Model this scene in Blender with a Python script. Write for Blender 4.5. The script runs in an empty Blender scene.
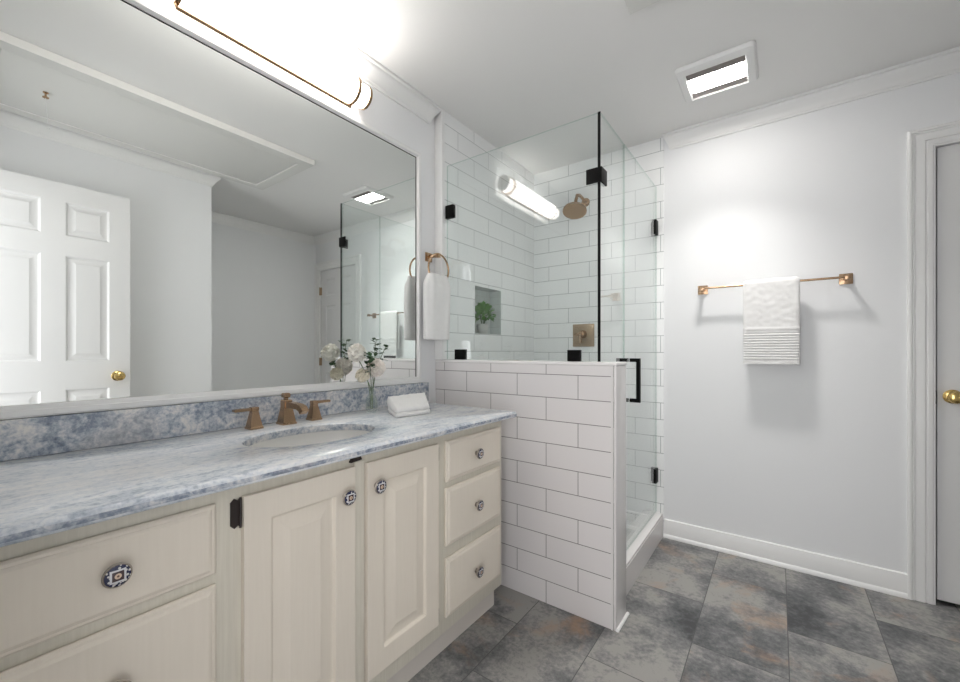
import bpy, bmesh, math, random
from mathutils import Vector, Matrix, noise
random.seed(7)
PI = math.pi
SC = bpy.context.scene
COL = SC.collection

# ------------------------------------------------------------------ camera, world, exposure
H, F, YK, XK = 2.459, 2.696, 1.662, 0.980       # ceiling, far wall, knee wall face, knee wall end
cam_d = bpy.data.cameras.new('camera')
cam_d.sensor_width = 36.0
cam_d.lens = 406.3 / 960 * 36
cam_d.shift_y = 9.85 / 960
cam_d.clip_start = 0.01
cam = bpy.data.objects.new('camera', cam_d)
cam.location = (1.522, 0.0, 1.144)
cam.rotation_euler = (PI / 2, 0, 0.6325)
COL.objects.link(cam)
SC.camera = cam

W = bpy.data.worlds.new('world')
SC.world = W
W.use_nodes = True
bg = W.node_tree.nodes['Background']
bg.inputs[0].default_value = (0.97, 0.97, 1.0, 1)
bg.inputs[1].default_value = 0.5

TUBE_LIGHT = 2.4
FAN_LIGHT = 8.0
FAN_WATTS = 0.80
hall = bpy.data.lights.new('hall_fill', 'AREA')      # added fill lamp in the unseen adjoining room, shining through the open doorway
hall.shape = 'RECTANGLE'; hall.size = 1.6; hall.size_y = 2.0
hall.energy = 3.0; hall.color = (1.0, 0.98, 0.96)
ho = bpy.data.objects.new('hall_fill', hall)
ho.location = (1.35, -1.3, 1.35); ho.rotation_euler = (PI / 2, 0, 0)
COL.objects.link(ho)

vs = SC.view_settings
vs.view_transform = 'Standard'; vs.look = 'None'; vs.gamma = 1.0
vs.use_curve_mapping = False
vs.exposure = 2.5

# ------------------------------------------------------------------ node helpers
class NT:
    def __init__(s, name):
        s.m = bpy.data.materials.new(name); s.m.use_nodes = True
        s.t = s.m.node_tree; s.t.nodes.clear()
        s.out = s.t.nodes.new('ShaderNodeOutputMaterial')
    def n(s, typ, **kw):
        nd = s.t.nodes.new('ShaderNode' + typ)
        for k, v in kw.items(): setattr(nd, k, v)
        return nd
    def put(s, sock, v):
        if hasattr(v, 'links'): s.t.links.new(v, sock)
        elif isinstance(v, (tuple, list)) and len(v) == 3 and sock.type == 'RGBA': sock.default_value = (*v, 1)
        else: sock.default_value = v
    def math(s, op, a, b=0.0, clamp=False):
        nd = s.n('Math', operation=op, use_clamp=clamp); s.put(nd.inputs[0], a); s.put(nd.inputs[1], b); return nd.outputs[0]
    def mix(s, f, a, b, blend='MIX'):
        nd = s.n('MixRGB', blend_type=blend); s.put(nd.inputs[0], f); s.put(nd.inputs[1], a); s.put(nd.inputs[2], b); return nd.outputs[0]
    def ramp(s, f, stops):
        nd = s.n('ValToRGB'); s.put(nd.inputs[0], f); e = nd.color_ramp.elements
        while len(e) < len(stops): e.new(0.5)
        for i, (p, c) in enumerate(stops):
            e[i].position = p; e[i].color = (*c, 1) if len(c) == 3 else c
        return nd.outputs[0]
    def obj(s):
        return s.n('TexCoord').outputs['Object']
    def mapping(s, v, scale=(1, 1, 1), loc=(0, 0, 0)):
        nd = s.n('Mapping'); s.put(nd.inputs[0], v); nd.inputs['Scale'].default_value = scale; nd.inputs['Location'].default_value = loc; return nd.outputs[0]
    def noise(s, v, scale, detail=4, rough=.55, dist=0.0):
        nd = s.n('TexNoise'); s.put(nd.inputs['Vector'], v); nd.inputs['Scale'].default_value = scale
        nd.inputs['Detail'].default_value = detail; nd.inputs['Roughness'].default_value = rough; nd.inputs['Distortion'].default_value = dist
        return nd.outputs[0]
    def bump(s, h, strength=.3, dist=.002):
        nd = s.n('Bump'); s.put(nd.inputs['Height'], h); nd.inputs['Strength'].default_value = strength; nd.inputs['Distance'].default_value = dist; return nd.outputs[0]
    def sep(s, v):
        nd = s.n('SeparateXYZ'); s.put(nd.inputs[0], v); return nd.outputs
    def comb(s, x, y, z=0.0):
        nd = s.n('CombineXYZ'); s.put(nd.inputs[0], x); s.put(nd.inputs[1], y); s.put(nd.inputs[2], z); return nd.outputs[0]
    def pbr(s, col, rough=.5, metal=0.0, normal=None, **kw):
        b = s.n('BsdfPrincipled'); s.put(b.inputs['Base Color'], col); s.put(b.inputs['Roughness'], rough); s.put(b.inputs['Metallic'], metal)
        if normal is not None: s.put(b.inputs['Normal'], normal)
        for k, v in kw.items(): s.put(b.inputs[k.replace('_', ' ')], v)
        s.t.links.new(b.outputs[0], s.out.inputs[0]); return s.m

def paint(name, col, rough=.5, bumpy=.05, scale=180):
    t = NT(name); return t.pbr(col, rough, normal=t.bump(t.noise(t.obj(), scale, 2), bumpy, .001))

def metal(name, col, rough=.25):
    t = NT(name); nz = t.noise(t.obj(), 60, 3)
    return t.pbr(col, t.math('ADD', t.math('MULTIPLY', nz, .15), rough - .07), 1.0)

def emitter(name, col, strength):
    t = NT(name); e = t.n('Emission'); t.put(e.inputs[0], col); e.inputs[1].default_value = strength
    t.t.links.new(e.outputs[0], t.out.inputs[0]); return t.m

def pane(name, tint, gloss=1.0):
    """clear sheet glass: a tinted see-through layer under a Fresnel mirror layer, for slabs with real thickness"""
    t = NT(name)
    geo = t.n('NewGeometry'); fr = t.n('Fresnel')
    ior = t.math('ADD', 1.5, t.math('MULTIPLY', geo.outputs['Backfacing'], 1 / 1.5 - 1.5))
    t.put(fr.inputs['IOR'], ior)
    tr = t.n('BsdfTransparent'); t.put(tr.inputs[0], tint)
    gl = t.n('BsdfGlossy'); t.put(gl.inputs['Color'], (1, 1, 1)); gl.inputs['Roughness'].default_value = 0.0
    mx = t.n('MixShader'); t.put(mx.inputs[0], t.math('MULTIPLY', fr.outputs[0], gloss)); t.t.links.new(tr.outputs[0], mx.inputs[1]); t.t.links.new(gl.outputs[0], mx.inputs[2])
    t.t.links.new(mx.outputs[0], t.out.inputs[0]); return t.m

def tile_wall(name, axis, u0, v0=0.0, col=(.80, .80, .79), col2=None, bw=.3048, rh=.1038, grout=(.36, .36, .36), mort=.0016):
    """glazed running-bond tile; axis is the in-plane horizontal axis"""
    t = NT(name); o = t.sep(t.obj())
    vec = t.comb(t.math('SUBTRACT', o[axis], u0), t.math('SUBTRACT', o[2], v0))
    br = t.n('TexBrick', offset=.5, offset_frequency=2, squash=1.0, squash_frequency=2)
    t.put(br.inputs['Vector'], vec)
    t.put(br.inputs['Color1'], col); t.put(br.inputs['Color2'], col2 or tuple(c * .965 for c in col)); t.put(br.inputs['Mortar'], grout)
    br.inputs['Scale'].default_value = 1; br.inputs['Mortar Size'].default_value = mort; br.inputs['Mortar Smooth'].default_value = .15
    br.inputs['Bias'].default_value = 0; br.inputs['Brick Width'].default_value = bw; br.inputs['Row Height'].default_value = rh
    und = t.noise(t.obj(), 9, 2)
    h = t.math('ADD', t.math('MULTIPLY', br.outputs['Fac'], -1.0), t.math('MULTIPLY', und, .35))
    return t.pbr(br.outputs['Color'], t.math('ADD', .16, t.math('MULTIPLY', br.outputs['Fac'], .5)), normal=t.bump(h, .35, .0015))

# ------------------------------------------------------------------ materials
M = {}
M['wall'] = paint('wall_paint', (.85, .858, .865), .6, .06)
M['ceil'] = paint('ceiling_paint', (.84, .835, .82), .7, .06)
M['trim'] = paint('trim_enamel', (.86, .86, .85), .32, .03, 60)
M['door'] = paint('door_enamel', (.76, .76, .755), .38, .05, 60)
M['white'] = paint('white_plastic', (.82, .82, .81), .35, .0)
M['hatch'] = paint('hatch_paint', (.72, .72, .69), .55, .04)
M['hatch_side_lit'] = paint('hatch_paint_lit', (.88, .87, .85), .45, .04)  # paler copy of the hatch paint: lamplight put into the frame's side colour
M['grey_metal'] = paint('grey_grille', (.30, .27, .26), .5, .02)
M['black'] = NT('matte_black_metal').pbr((.004, .004, .004), .5, Specular_IOR_Level=.12)
M['blacksilver'] = metal('dark_mirror_edge', (.03, .03, .03), .3)
M['bronze'] = metal('champagne_bronze', (.46, .31, .195), .24)
M['bronze_dull'] = metal('brushed_bronze', (.42, .32, .22), .42)
M['brass'] = metal('polished_brass', (.78, .56, .22), .15)
M['antique'] = paint('oil_rubbed_hinge', (.022, .014, .012), .45, .1)
M['pewter'] = metal('pewter', (.38, .34, .30), .32)
M['porcelain'] = paint('porcelain', (.80, .79, .76), .12, .0)
M['tube'] = emitter('lamp_glass_lit', (1.0, .965, .925), TUBE_LIGHT)
M['lens'] = emitter('fan_lens_lit', (1.0, .965, .93), FAN_LIGHT)
M['pane_front'] = pane('shower_glass', (.976, .994, .990))
M['pane_edge'] = pane('shower_glass_edge', (.74, .82, .79), .6)
M['vase'] = pane('vase_glass', (.95, .972, .96))
M['chrome'] = metal('chrome', (.7, .7, .7), .1)

t = NT('mirror_silver'); M['mirror'] = t.pbr((.92, .94, .925), 0.0, 1.0)

t = NT('terry'); nz = t.noise(t.obj(), 900, 2); n2 = t.noise(t.obj(), 45, 3)
M['terry'] = t.pbr(t.mix(n2, (.87, .86, .845), (.92, .915, .905)), .95, normal=t.bump(t.math('ADD', nz, t.math('MULTIPLY', n2, .5)), .55, .0025), Sheen_Weight=.3)

# cream painted cabinet wood: faint vertical grain, rubbed yellowish edges
def cabinet_mat(name, col, dark):
    t = NT(name); g = t.noise(t.mapping(t.obj(), (60, 60, 3)), 2.2, 5, .6); w = t.noise(t.obj(), 6, 3)
    c = t.mix(t.ramp(g, [(.35, (0, 0, 0)), (.75, (1, 1, 1))]), dark, col)
    c = t.mix(t.math('MULTIPLY', w, .35), c, tuple(x * .93 for x in col))
    return t.pbr(c, .42, normal=t.bump(g, .12, .001))
M['cream'] = cabinet_mat('cream_cabinet_paint', (.84, .77, .665), (.81, .74, .635))
M['frame_paint'] = cabinet_mat('worn_cream_frame', (.77, .73, .63), (.67, .63, .53))
M['toe'] = paint('toe_kick_paint', (.70, .655, .60), .5, .05)

# blue-grey quartzite
def stone(name, streak, warm, ramp):
    t = NT(name); o = t.obj()
    v = t.mapping(o, streak)
    big = t.noise(v, 3.4, 6, .62, .8); med = t.noise(v, 26, 5, .65, .9); fine = t.noise(o, 95, 3, .6)
    f = t.math('ADD', t.math('MULTIPLY', big, .36), t.math('ADD', t.math('MULTIPLY', med, .44), t.math('MULTIPLY', fine, .28)))
    c = t.ramp(f, ramp)
    wm = t.ramp(t.noise(t.mapping(o, (1, 1, 1), (3.1, 1.7, .4)), 4.5, 3), [(.52, (0, 0, 0)), (.70, (1, 1, 1))])
    c = t.mix(t.math('MULTIPLY', wm, warm), c, (.66, .60, .55))
    sp = t.ramp(t.noise(o, 70, 3, .7), [(.60, (0, 0, 0)), (.72, (1, 1, 1))])
    c = t.mix(t.math('MULTIPLY', sp, .35), c, (.22, .25, .31))
    return t.pbr(c, .16, normal=t.bump(fine, .03, .001))
M['stone'] = stone('blue_quartzite', (1.0, .8, 1.0), .45, [(.41, (.15, .18, .24)), (.48, (.27, .31, .38)), (.53, (.43, .47, .53)), (.58, (.62, .63, .65)), (.65, (.80, .78, .75))])
M['stone_top'] = stone('blue_quartzite_polished', (1.3, .40, 1.0), .18, [(.39, (.32, .37, .45)), (.455, (.50, .55, .62)), (.51, (.68, .72, .77)), (.57, (.80, .82, .84)), (.64, (.90, .90, .89))])

# slate-look porcelain floor with rust
t = NT('slate_floor_tile'); o = t.sep(t.obj())
xf, yf, tw, tl = 1.250, 2.083, .3048, .6167
rx = t.math('DIVIDE', t.math('SUBTRACT', o[0], xf), tw); row = t.math('FLOOR', rx)
par = t.math('MODULO', t.math('ADD', row, 101.0), 2.0)         # the column left of xf has parity 0 -> joint on yf
ry = t.math('DIVIDE', t.math('ADD', t.math('SUBTRACT', o[1], yf), t.math('MULTIPLY', par, tl * .5)), tl); cl = t.math('FLOOR', ry)
fx = t.math('FRACT', rx); fy = t.math('FRACT', ry)
ex = t.math('MULTIPLY', t.math('MINIMUM', fx, t.math('SUBTRACT', 1.0, fx)), tw)
ey = t.math('MULTIPLY', t.math('MINIMUM', fy, t.math('SUBTRACT', 1.0, fy)), tl)
ed = t.math('MINIMUM', ex, ey)
grout = t.math('LESS_THAN', ed, .0016)
wn = t.n('TexWhiteNoise', noise_dimensions='2D'); t.put(wn.inputs['Vector'], t.comb(row, cl))
offs = t.n('VectorMath', operation='MULTIPLY_ADD'); t.put(offs.inputs[0], wn.outputs['Color']); offs.inputs[1].default_value = (17, 13, 9); t.put(offs.inputs[2], t.obj())
P = offs.outputs[0]
a = t.noise(P, 2.4, 4, .5, .3); b = t.noise(t.mapping(P, (1, 1, 1), (5, 2, 0)), 7, 7, .66, .2); c3 = t.noise(P, 55, 4, .7)
f = t.math('ADD', t.math('MULTIPLY', a, .58), t.math('ADD', t.math('MULTIPLY', b, .34), t.math('MULTIPLY', c3, .27)))
f = t.math('SUBTRACT', f, .045)
c = t.ramp(f, [(.42, (.052, .054, .057)), (.49, (.115, .118, .122)), (.55, (.195, .195, .195)), (.62, (.33, .32, .30))])
rust = t.math('MULTIPLY', t.ramp(t.noise(t.mapping(P, (1, 1, 1), (1, 8, 3)), 3.4, 5, .62, .7), [(.56, (0, 0, 0)), (.70, (1, 1, 1))]), t.ramp(b, [(.36, (0, 0, 0)), (.6, (1, 1, 1))]))
c = t.mix(t.math('MULTIPLY', rust, .75), c, (.42, .26, .16))
c = t.mix(t.math('MULTIPLY', t.math('SUBTRACT', wn.outputs['Value'], .5), .25), c, (.5, .5, .5), 'OVERLAY')
c = t.mix(grout, c, (.085, .085, .085))
M['floor'] = t.pbr(c, t.math('ADD', .34, t.math('MULTIPLY', c3, .2)), normal=t.bump(t.math('SUBTRACT', t.math('MULTIPLY', c3, .4), grout), .25, .0015))

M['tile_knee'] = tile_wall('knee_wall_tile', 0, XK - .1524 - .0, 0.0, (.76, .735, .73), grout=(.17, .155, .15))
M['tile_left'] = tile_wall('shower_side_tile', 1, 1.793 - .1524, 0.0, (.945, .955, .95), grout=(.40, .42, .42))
M['tile_far'] = tile_wall('shower_back_tile', 0, .328, -.008, (.945, .955, .95), grout=(.34, .36, .36))
M['tile_end'] = paint('tile_edge_trim', (.74, .72, .71), .2, .02)
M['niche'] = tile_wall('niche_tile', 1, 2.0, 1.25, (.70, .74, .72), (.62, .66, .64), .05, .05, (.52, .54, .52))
M['cap'] = paint('marble_cap', (.82, .80, .79), .22, .03)
M['pan'] = tile_wall('shower_floor_mosaic', 0, 0, 0, (.74, .75, .74), None, .05, .05)
M['dark'] = paint('light_block_black', (.02, .02, .02), .9, .0)  # black for the added panel that keeps the door gap in shade
M['leaf'] = None
def leafmat(name, c1, c2):
    t = NT(name); nz = t.noise(t.obj(), 40, 3)
    return t.pbr(t.mix(nz, c1, c2), .5, Subsurface_Weight=.0)
M['leaf'] = leafmat('boxwood_leaf', (.05, .20, .03), (.20, .42, .09))
M['sprig'] = leafmat('eucalyptus_leaf', (.015, .05, .018), (.05, .13, .045))
M['stem'] = leafmat('flower_stem', (.05, .10, .03), (.10, .16, .05))
M['petal'] = leafmat('white_petal', (.90, .86, .76), (.93, .92, .88))
M['petal_warm'] = leafmat('blush_petal', (.90, .82, .74), (.93, .89, .84))
M['petal_cream'] = leafmat('cream_petal', (.86, .78, .62), (.90, .85, .73))
M['pot'] = paint('grey_pot_glaze', (.60, .60, .57), .6, .3, 60)
M['water'] = pane('vase_water', (.985, .992, .99), .4)

# patterned ceramic knob face (object space: thing origin at the knob's centre, face in y-z)
t = NT('mosaic_knob'); o = t.sep(t.obj()); yy = t.math('DIVIDE', o[1], .0208); zz = t.math('DIVIDE', o[2], .0208)
ay = t.math('ABSOLUTE', yy); az = t.math('ABSOLUTE', zz); mxn = t.math('MAXIMUM', ay, az); mnn = t.math('MINIMUM', ay, az)
rr = t.math('SQRT', t.math('ADD', t.math('MULTIPLY', yy, yy), t.math('MULTIPLY', zz, zz)))
ck = t.n('TexVoronoi'); t.put(ck.inputs['Vector'], t.comb(t.math('MULTIPLY', yy, 3.6), t.math('MULTIPLY', zz, 3.6))); ck.inputs['Scale'].default_value = 1.0
blot = t.math('GREATER_THAN', ck.outputs['Distance'], .38)
ring = t.mix(blot, (.70, .68, .66), (.03, .035, .08))
ring = t.mix(t.math('GREATER_THAN', rr, .90), ring, (.22, .18, .13))
arc = t.math('MULTIPLY', t.math('GREATER_THAN', mxn, .40), t.math('LESS_THAN', mxn, .55))
c = t.mix(arc, ring, (.72, .72, .74))
c = t.mix(t.math('LESS_THAN', mxn, .40), c, (.07, .045, .05))
c = t.mix(t.math('LESS_THAN', rr, .24), c, (.72, .55, .42))
c = t.mix(t.math('LESS_THAN', rr, .09), c, (.15, .08, .06))
M['knobface'] = t.pbr(c, .15)

# ------------------------------------------------------------------ mesh builder
class MB:
    def __init__(s): s.bm = bmesh.new()
    def box(s, x0, x1, y0, y1, z0, z1, bev=0.0, seg=2, mi=0):
        vs = [s.bm.verts.new((x, y, z)) for x in (x0, x1) for y in (y0, y1) for z in (z0, z1)]
        idx = [(0, 1, 3, 2), (4, 6, 7, 5), (0, 4, 5, 1), (2, 3, 7, 6), (0, 2, 6, 4), (1, 5, 7, 3)]
        fs = [s.bm.faces.new([vs[i] for i in f]) for f in idx]
        for f in fs: f.material_index = mi
        if bev > 0:
            es = list({e for f in fs for e in f.edges})
            bmesh.ops.bevel(s.bm, geom=es, offset=bev, segments=seg, affect='EDGES', profile=.6)
        return s
    def loft(s, loops, cap0=True, cap1=True, close=False, ring=True, mi=0):
        vl = [[s.bm.verts.new(p) for p in lp] for lp in loops]
        k = len(vl[0]); nl = len(vl)
        for i in range(nl if close else nl - 1):
            A, B = vl[i], vl[(i + 1) % nl]
            for j in range(k if ring else k - 1):
                try:
                    f = s.bm.faces.new((A[j], A[(j + 1) % k], B[(j + 1) % k], B[j])); f.material_index = mi
                except ValueError: pass
        if not close:
            if cap0: s.bm.faces.new(list(reversed(vl[0]))).material_index = mi
            if cap1: s.bm.faces.new(vl[-1]).material_index = mi
        return s
    def lathe(s, prof, c=(0, 0, 0), axis='z', seg=32, cap0=True, cap1=True):
        """prof: (radius, height along axis)"""
        def P(r, h, a):
            u, v = r * math.cos(a), r * math.sin(a)
            p = {'z': (u, v, h), 'x': (h, u, v), 'y': (v, h, u)}[axis]
            return (p[0] + c[0], p[1] + c[1], p[2] + c[2])
        loops = [[P(max(r, 1e-5), h, 2 * PI * j / seg) for j in range(seg)] for r, h in prof]
        return s.loft(loops, cap0, cap1)
    def tube(s, pts, r, seg=10, close=False):
        pts = [Vector(p) for p in pts]; n = len(pts); loops = []; ref = None
        for i, p in enumerate(pts):
            a = pts[(i - 1) % n] if (close or i > 0) else p; b = pts[(i + 1) % n] if (close or i < n - 1) else p
            d = (b - a).normalized()
            if ref is None:
                ref = Vector((0, 0, 1)) if abs(d.z) < .9 else Vector((1, 0, 0))
            u = d.cross(ref)
            u.normalize(); v = u.cross(d).normalized(); ref = v
            rr = r[i] if isinstance(r, (list, tuple)) else r
            loops.append([p + u * (rr * math.cos(2 * PI * j / seg)) + v * (rr * math.sin(2 * PI * j / seg)) for j in range(seg)])
        return s.loft(loops, close=close)
    def sweep(s, path, prof, fn, slant0=0.0, slant1=0.0, omax=None):
        """mitred moulding: path in a plane, prof = (offset to the left of the path, height), fn(a, b, n) -> xyz"""
        om = omax if omax is not None else max(p[0] for p in prof)
        pv = [Vector(p) for p in path]; loops = []
        for i, p in enumerate(pv):
            d0 = (p - pv[i - 1]).normalized() if i > 0 else None
            d1 = (pv[i + 1] - p).normalized() if i < len(pv) - 1 else None
            if d0 is None: d0 = d1
            if d1 is None: d1 = d0
            n0 = Vector((-d0.y, d0.x)); n1 = Vector((-d1.y, d1.x)); m = (n0 + n1).normalized(); k = 1 / max(.2, m.dot(n0))
            lp = []
            for o_, h_ in prof:
                q = p + m * (o_ * k)
                if i == 0 and slant0: q = q + d1 * (slant0 * (om - o_))
                if i == len(pv) - 1 and slant1: q = q - d0 * (slant1 * (om - o_))
                lp.append(fn(q.x, q.y, h_))
            loops.append(lp)
        return s.loft(loops)
    def ball(s, c, r, sub=2, sq=(1, 1, 1)):
        m = Matrix.Translation(c) @ Matrix.Diagonal((sq[0], sq[1], sq[2], 1))
        bmesh.ops.create_icosphere(s.bm, subdivisions=sub, radius=r, matrix=m); return s
    def quadstrip(s, grid):
        vg = [[s.bm.verts.new(p) for p in row] for row in grid]
        for i in range(len(vg) - 1):
            for j in range(len(vg[0]) - 1):
                s.bm.faces.new((vg[i][j], vg[i][j + 1], vg[i + 1][j + 1], vg[i + 1][j]))
        return s
    def build(s, name, mats, parent=None, origin=None, angle=35, keep=False):
        bmesh.ops.recalc_face_normals(s.bm, faces=s.bm.faces)
        me = bpy.data.meshes.new(name); 
        o = bpy.data.objects.new(name, me); COL.objects.link(o)
        if parent is not None:
            root = parent; off = Vector((0, 0, 0))
            while root is not None: off += root.location; root = root.parent
            loc = Vector(origin) if origin else off
            o.parent = parent; o.location = loc - off
        elif keep: loc = Vector((0, 0, 0))
        else:
            xs = [v.co for v in s.bm.verts]
            loc = Vector(origin) if origin else Vector(((min(v.x for v in xs) + max(v.x for v in xs)) / 2, (min(v.y for v in xs) + max(v.y for v in xs)) / 2, min(v.z for v in xs)))
            o.location = loc
        for v in s.bm.verts: v.co -= loc
        s.bm.to_mesh(me); s.bm.free()
        for m in (mats if isinstance(mats, (list, tuple)) else [mats]): me.materials.append(M[m])
        for p in me.polygons: p.use_smooth = True
        me.set_sharp_from_angle(angle=math.radians(angle))
        return o

def tag(o, label, cat=None, group=None, kind=None):
    o['label'] = label
    if cat: o['category'] = cat
    if group: o['group'] = group
    if kind: o['kind'] = kind
    return o
def thing(name, loc, label, cat, group=None, kind=None):
    e = bpy.data.objects.new(name, None); e.location = loc; e.empty_display_size = .05; COL.objects.link(e)
    return tag(e, label, cat, group, kind)
def struct(name, mb, mats, label, cat, keep=True):
    return tag(mb.build(name, mats, keep=keep), label, cat, kind='structure')
def copy_tree(o, parent=None):
    c = o.copy(); COL.objects.link(c)
    if parent is not None: c.parent = parent
    for ch in list(o.children): copy_tree(ch, c)
    return c

# ------------------------------------------------------------------ room shell
XR, YC, XC, YB = 2.846, 1.265, 1.910, 0.0
struct('floor', MB().box(-.12, 2.97, -.12, F + .5, -.1, 0), 'floor', 'grey slate-look tile floor with rusty patches', 'floor')
struct('ceiling', MB().box(-.12, 2.97, -.12, F + .12, H, H + .1), 'ceil', 'plain pale grey painted ceiling', 'ceiling')
struct('wall_left', MB().box(-.12, 0, -.12, F + .12, 0, H), 'wall', 'painted wall carrying the big vanity mirror', 'wall')
DX0, DX1, DZ = 2.095, 2.760, 2.066
b = MB().box(-.1, DX0, F, F + .12, 0, H).box(DX0, DX1, F, F + .12, DZ, H).box(DX1, 2.97, F, F + .12, 0, H)
struct('wall_far', b, 'wall', 'pale blue-grey painted wall behind the towel bar', 'wall')
struct('wall_right', MB().box(XR, 2.97, YC, F, 0, H), 'wall', 'painted side wall of the recess seen in the mirror', 'wall')
struct('wall_closet', MB().box(XC, 2.97, -.12, YC, 0, H), 'wall', 'boxed-out painted wall behind the open door, seen in the mirror', 'wall')
OX0, OX1 = 1.09, 1.785
b = MB().box(-.1, OX0, YB - .12, YB, 0, H).box(OX0, OX1, YB - .12, YB, 2.075, H).box(OX1, XC, YB - .12, YB, 0, H)
struct('wall_back', b, 'wall', 'painted wall with the entry doorway', 'wall')
b = MB().box(DX0 - .02, DX1 + .02, F + .121, F + .14, 0, DZ + .05)  # unseen black panel, added so no world light leaks round the door
struct('door_light_block', b, 'dark', 'added black panel blocking light behind the narrow closed door', 'wall')

# shower side wall, furred out 52 mm, with the niche cut into it
XS, NY0, NY1, NZ0, NZ1, ND = .052, 1.955, 2.239, 1.250, 1.537, .088
b = MB(); ys = [1.672, NY0, NY1, F]; zs = [0, NZ0, NZ1, H]
V = {(i, j): b.bm.verts.new((XS, ys[i], zs[j])) for i in range(4) for j in range(4)}
for i in range(3):
    for j in range(3):
        if (i, j) != (1, 1): b.bm.faces.new((V[i, j], V[i + 1, j], V[i + 1, j + 1], V[i, j + 1]))
def nq(*p): 
    f = b.bm.faces.new([b.bm.verts.new(q) for q in p]); f.material_index = 1
xi = XS - ND
nq((xi, NY0, NZ0), (xi, NY1, NZ0), (xi, NY1, NZ1), (xi, NY0, NZ1))
nq((xi, NY0, NZ0), (XS, NY0, NZ0), (XS, NY1, NZ0), (xi, NY1, NZ0)); nq((xi, NY0, NZ1), (xi, NY1, NZ1), (XS, NY1, NZ1), (XS, NY0, NZ1))
nq((xi, NY0, NZ0), (xi, NY0, NZ1), (XS, NY0, NZ1), (XS, NY0, NZ0)); nq((xi, NY1, NZ0), (XS, NY1, NZ0), (XS, NY1, NZ1), (xi, NY1, NZ1))
SHL = b
# the painted wall behind must be open where the niche goes: rebuild wall_left around it
old = bpy.data.objects['wall_left']; bpy.data.objects.remove(old)
e_ = .003
b = MB().box(-.12, 0, -.12, NY0 - e_, 0, H).box(-.12, 0, NY1 + e_, F + .12, 0, H).box(-.12, 0, NY0 - e_, NY1 + e_, 0, NZ0 - e_).box(-.12, 0, NY0 - e_, NY1 + e_, NZ1 + e_, H).box(-.12, xi - .002, NY0 - e_, NY1 + e_, NZ0 - e_, NZ1 + e_)
struct('wall_left', b, 'wall', 'painted wall carrying the big vanity mirror', 'wall')
struct('wall_shower_side', SHL, ['tile_left', 'niche'], 'white running-bond shower tile wall with a recessed niche', 'wall')
struct('wall_shower_back', MB().box(XS, .955, F - .009, F, 0, H), 'tile_far', 'white tiled shower wall carrying the shower head', 'wall')
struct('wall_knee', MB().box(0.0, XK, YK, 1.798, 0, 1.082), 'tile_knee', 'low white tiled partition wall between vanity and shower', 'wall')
struct('trim_1', MB().box(XK, XK + .012, YK, 1.800, 0, 1.082, .004).box(XK - .01, XK, YK - .0015, YK, 0, 1.082), 'tile_end', 'pale edge trim down the end of the low tiled wall', 'trim')
struct('trim_2', MB().box(XS, XK + .014, YK - .002, 1.802, 1.082, 1.097, .005).box(.0, XS, YK - .002, 1.672, 1.082, 1.097, .004), 'cap', 'white marble cap along the low tiled wall', 'trim')
struct('trim_3', MB().box(.0, XS + .004, 1.652, 1.676, 1.097, H, .004), 'trim', 'white upright corner trim beside the towel ring', 'trim')
struct('trim_4', MB().tube([(XK + .016, YK + .0, .006), (XK + .018, 1.80, .006)], .007), 'trim', 'short white quarter-round at the foot of the low wall', 'trim')
b = MB().box(.845, .952, 1.798, F - .009, 0, .128)
struct('shower_curb', b, 'tile_end', 'pale tiled curb under the glass shower door', 'curb')
struct('trim_5', MB().box(.838, .950, 1.800, F - .010, .128, .142, .004), 'cap', 'white marble sill on top of the shower curb', 'trim')
struct('shower_floor', MB().box(XS, .845, 1.798, F - .009, 0, .045), 'pan', 'white mosaic floor inside the shower', 'floor')

# crown mouldings
CR = [(0, -.086), (.007, -.086), (.009, -.076), (.013, -.073), (.015, -.066), (.024, -.052), (.040, -.032), (.046, -.024), (.047, -.015), (.056, -.012), (.056, 0), (0, 0)]
xyz = lambda a, b_, n: (a, b_, H + n)
struct('trim_6', MB().sweep([(0, 1.655), (0, YB)], CR, xyz, slant0=.9), 'trim', 'white crown moulding above the vanity light', 'trim')
struct('trim_7', MB().sweep([(XC, YB), (XC, YC), (XR, YC), (XR, F), (.957, F)], CR, xyz, slant1=.6), 'trim', 'white crown moulding along the towel bar wall and round the recess', 'trim')
# baseboards with shoe moulding
BBP = [(0, 0), (.022, 0), (.022, .010), (.016, .020), (.013, .022), (.013, .092), (.010, .100), (.010, .106), (0, .110)]
struct('baseboard_far', MB().sweep([(2.006, F), (.957, F)], BBP, lambda a, b_, n: (a, b_, n)), 'trim', 'white baseboard under the towel bar', 'baseboard')
struct('baseboard_closet', MB().sweep([(XC, YB), (XC, YC), (XR, YC), (XR, F - .03)], BBP, lambda a, b_, n: (a, b_, n)), 'trim', 'white baseboard round the boxed-out closet wall', 'baseboard')
# casings
CS = [(0, 0), (0, .017), (.005, .021), (.012, .021), (.016, .015), (.021, .017), (.024, .013), (.055, .015), (.058, .010), (.064, .010), (.067, .014), (.080, .013), (.084, .009), (.089, .009), (.089, 0)]
struct('trim_8', MB().sweep([(2.845, 0), (2.845, 2.155), (2.006, 2.155), (2.006, 0)], CS, lambda a, b_, n: (a, F - n, b_)), 'trim', 'fluted white casing round the narrow closed door', 'trim')
struct('trim_9', MB().sweep([(OX0 - .089, 0), (OX0 - .089, 2.164), (OX1 + .089, 2.164), (OX1 + .089, 0)], [(-p[0], p[1]) for p in CS], lambda a, b_, n: (a, YB + n, b_)), 'trim', 'white casing round the entry doorway', 'trim')

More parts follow.
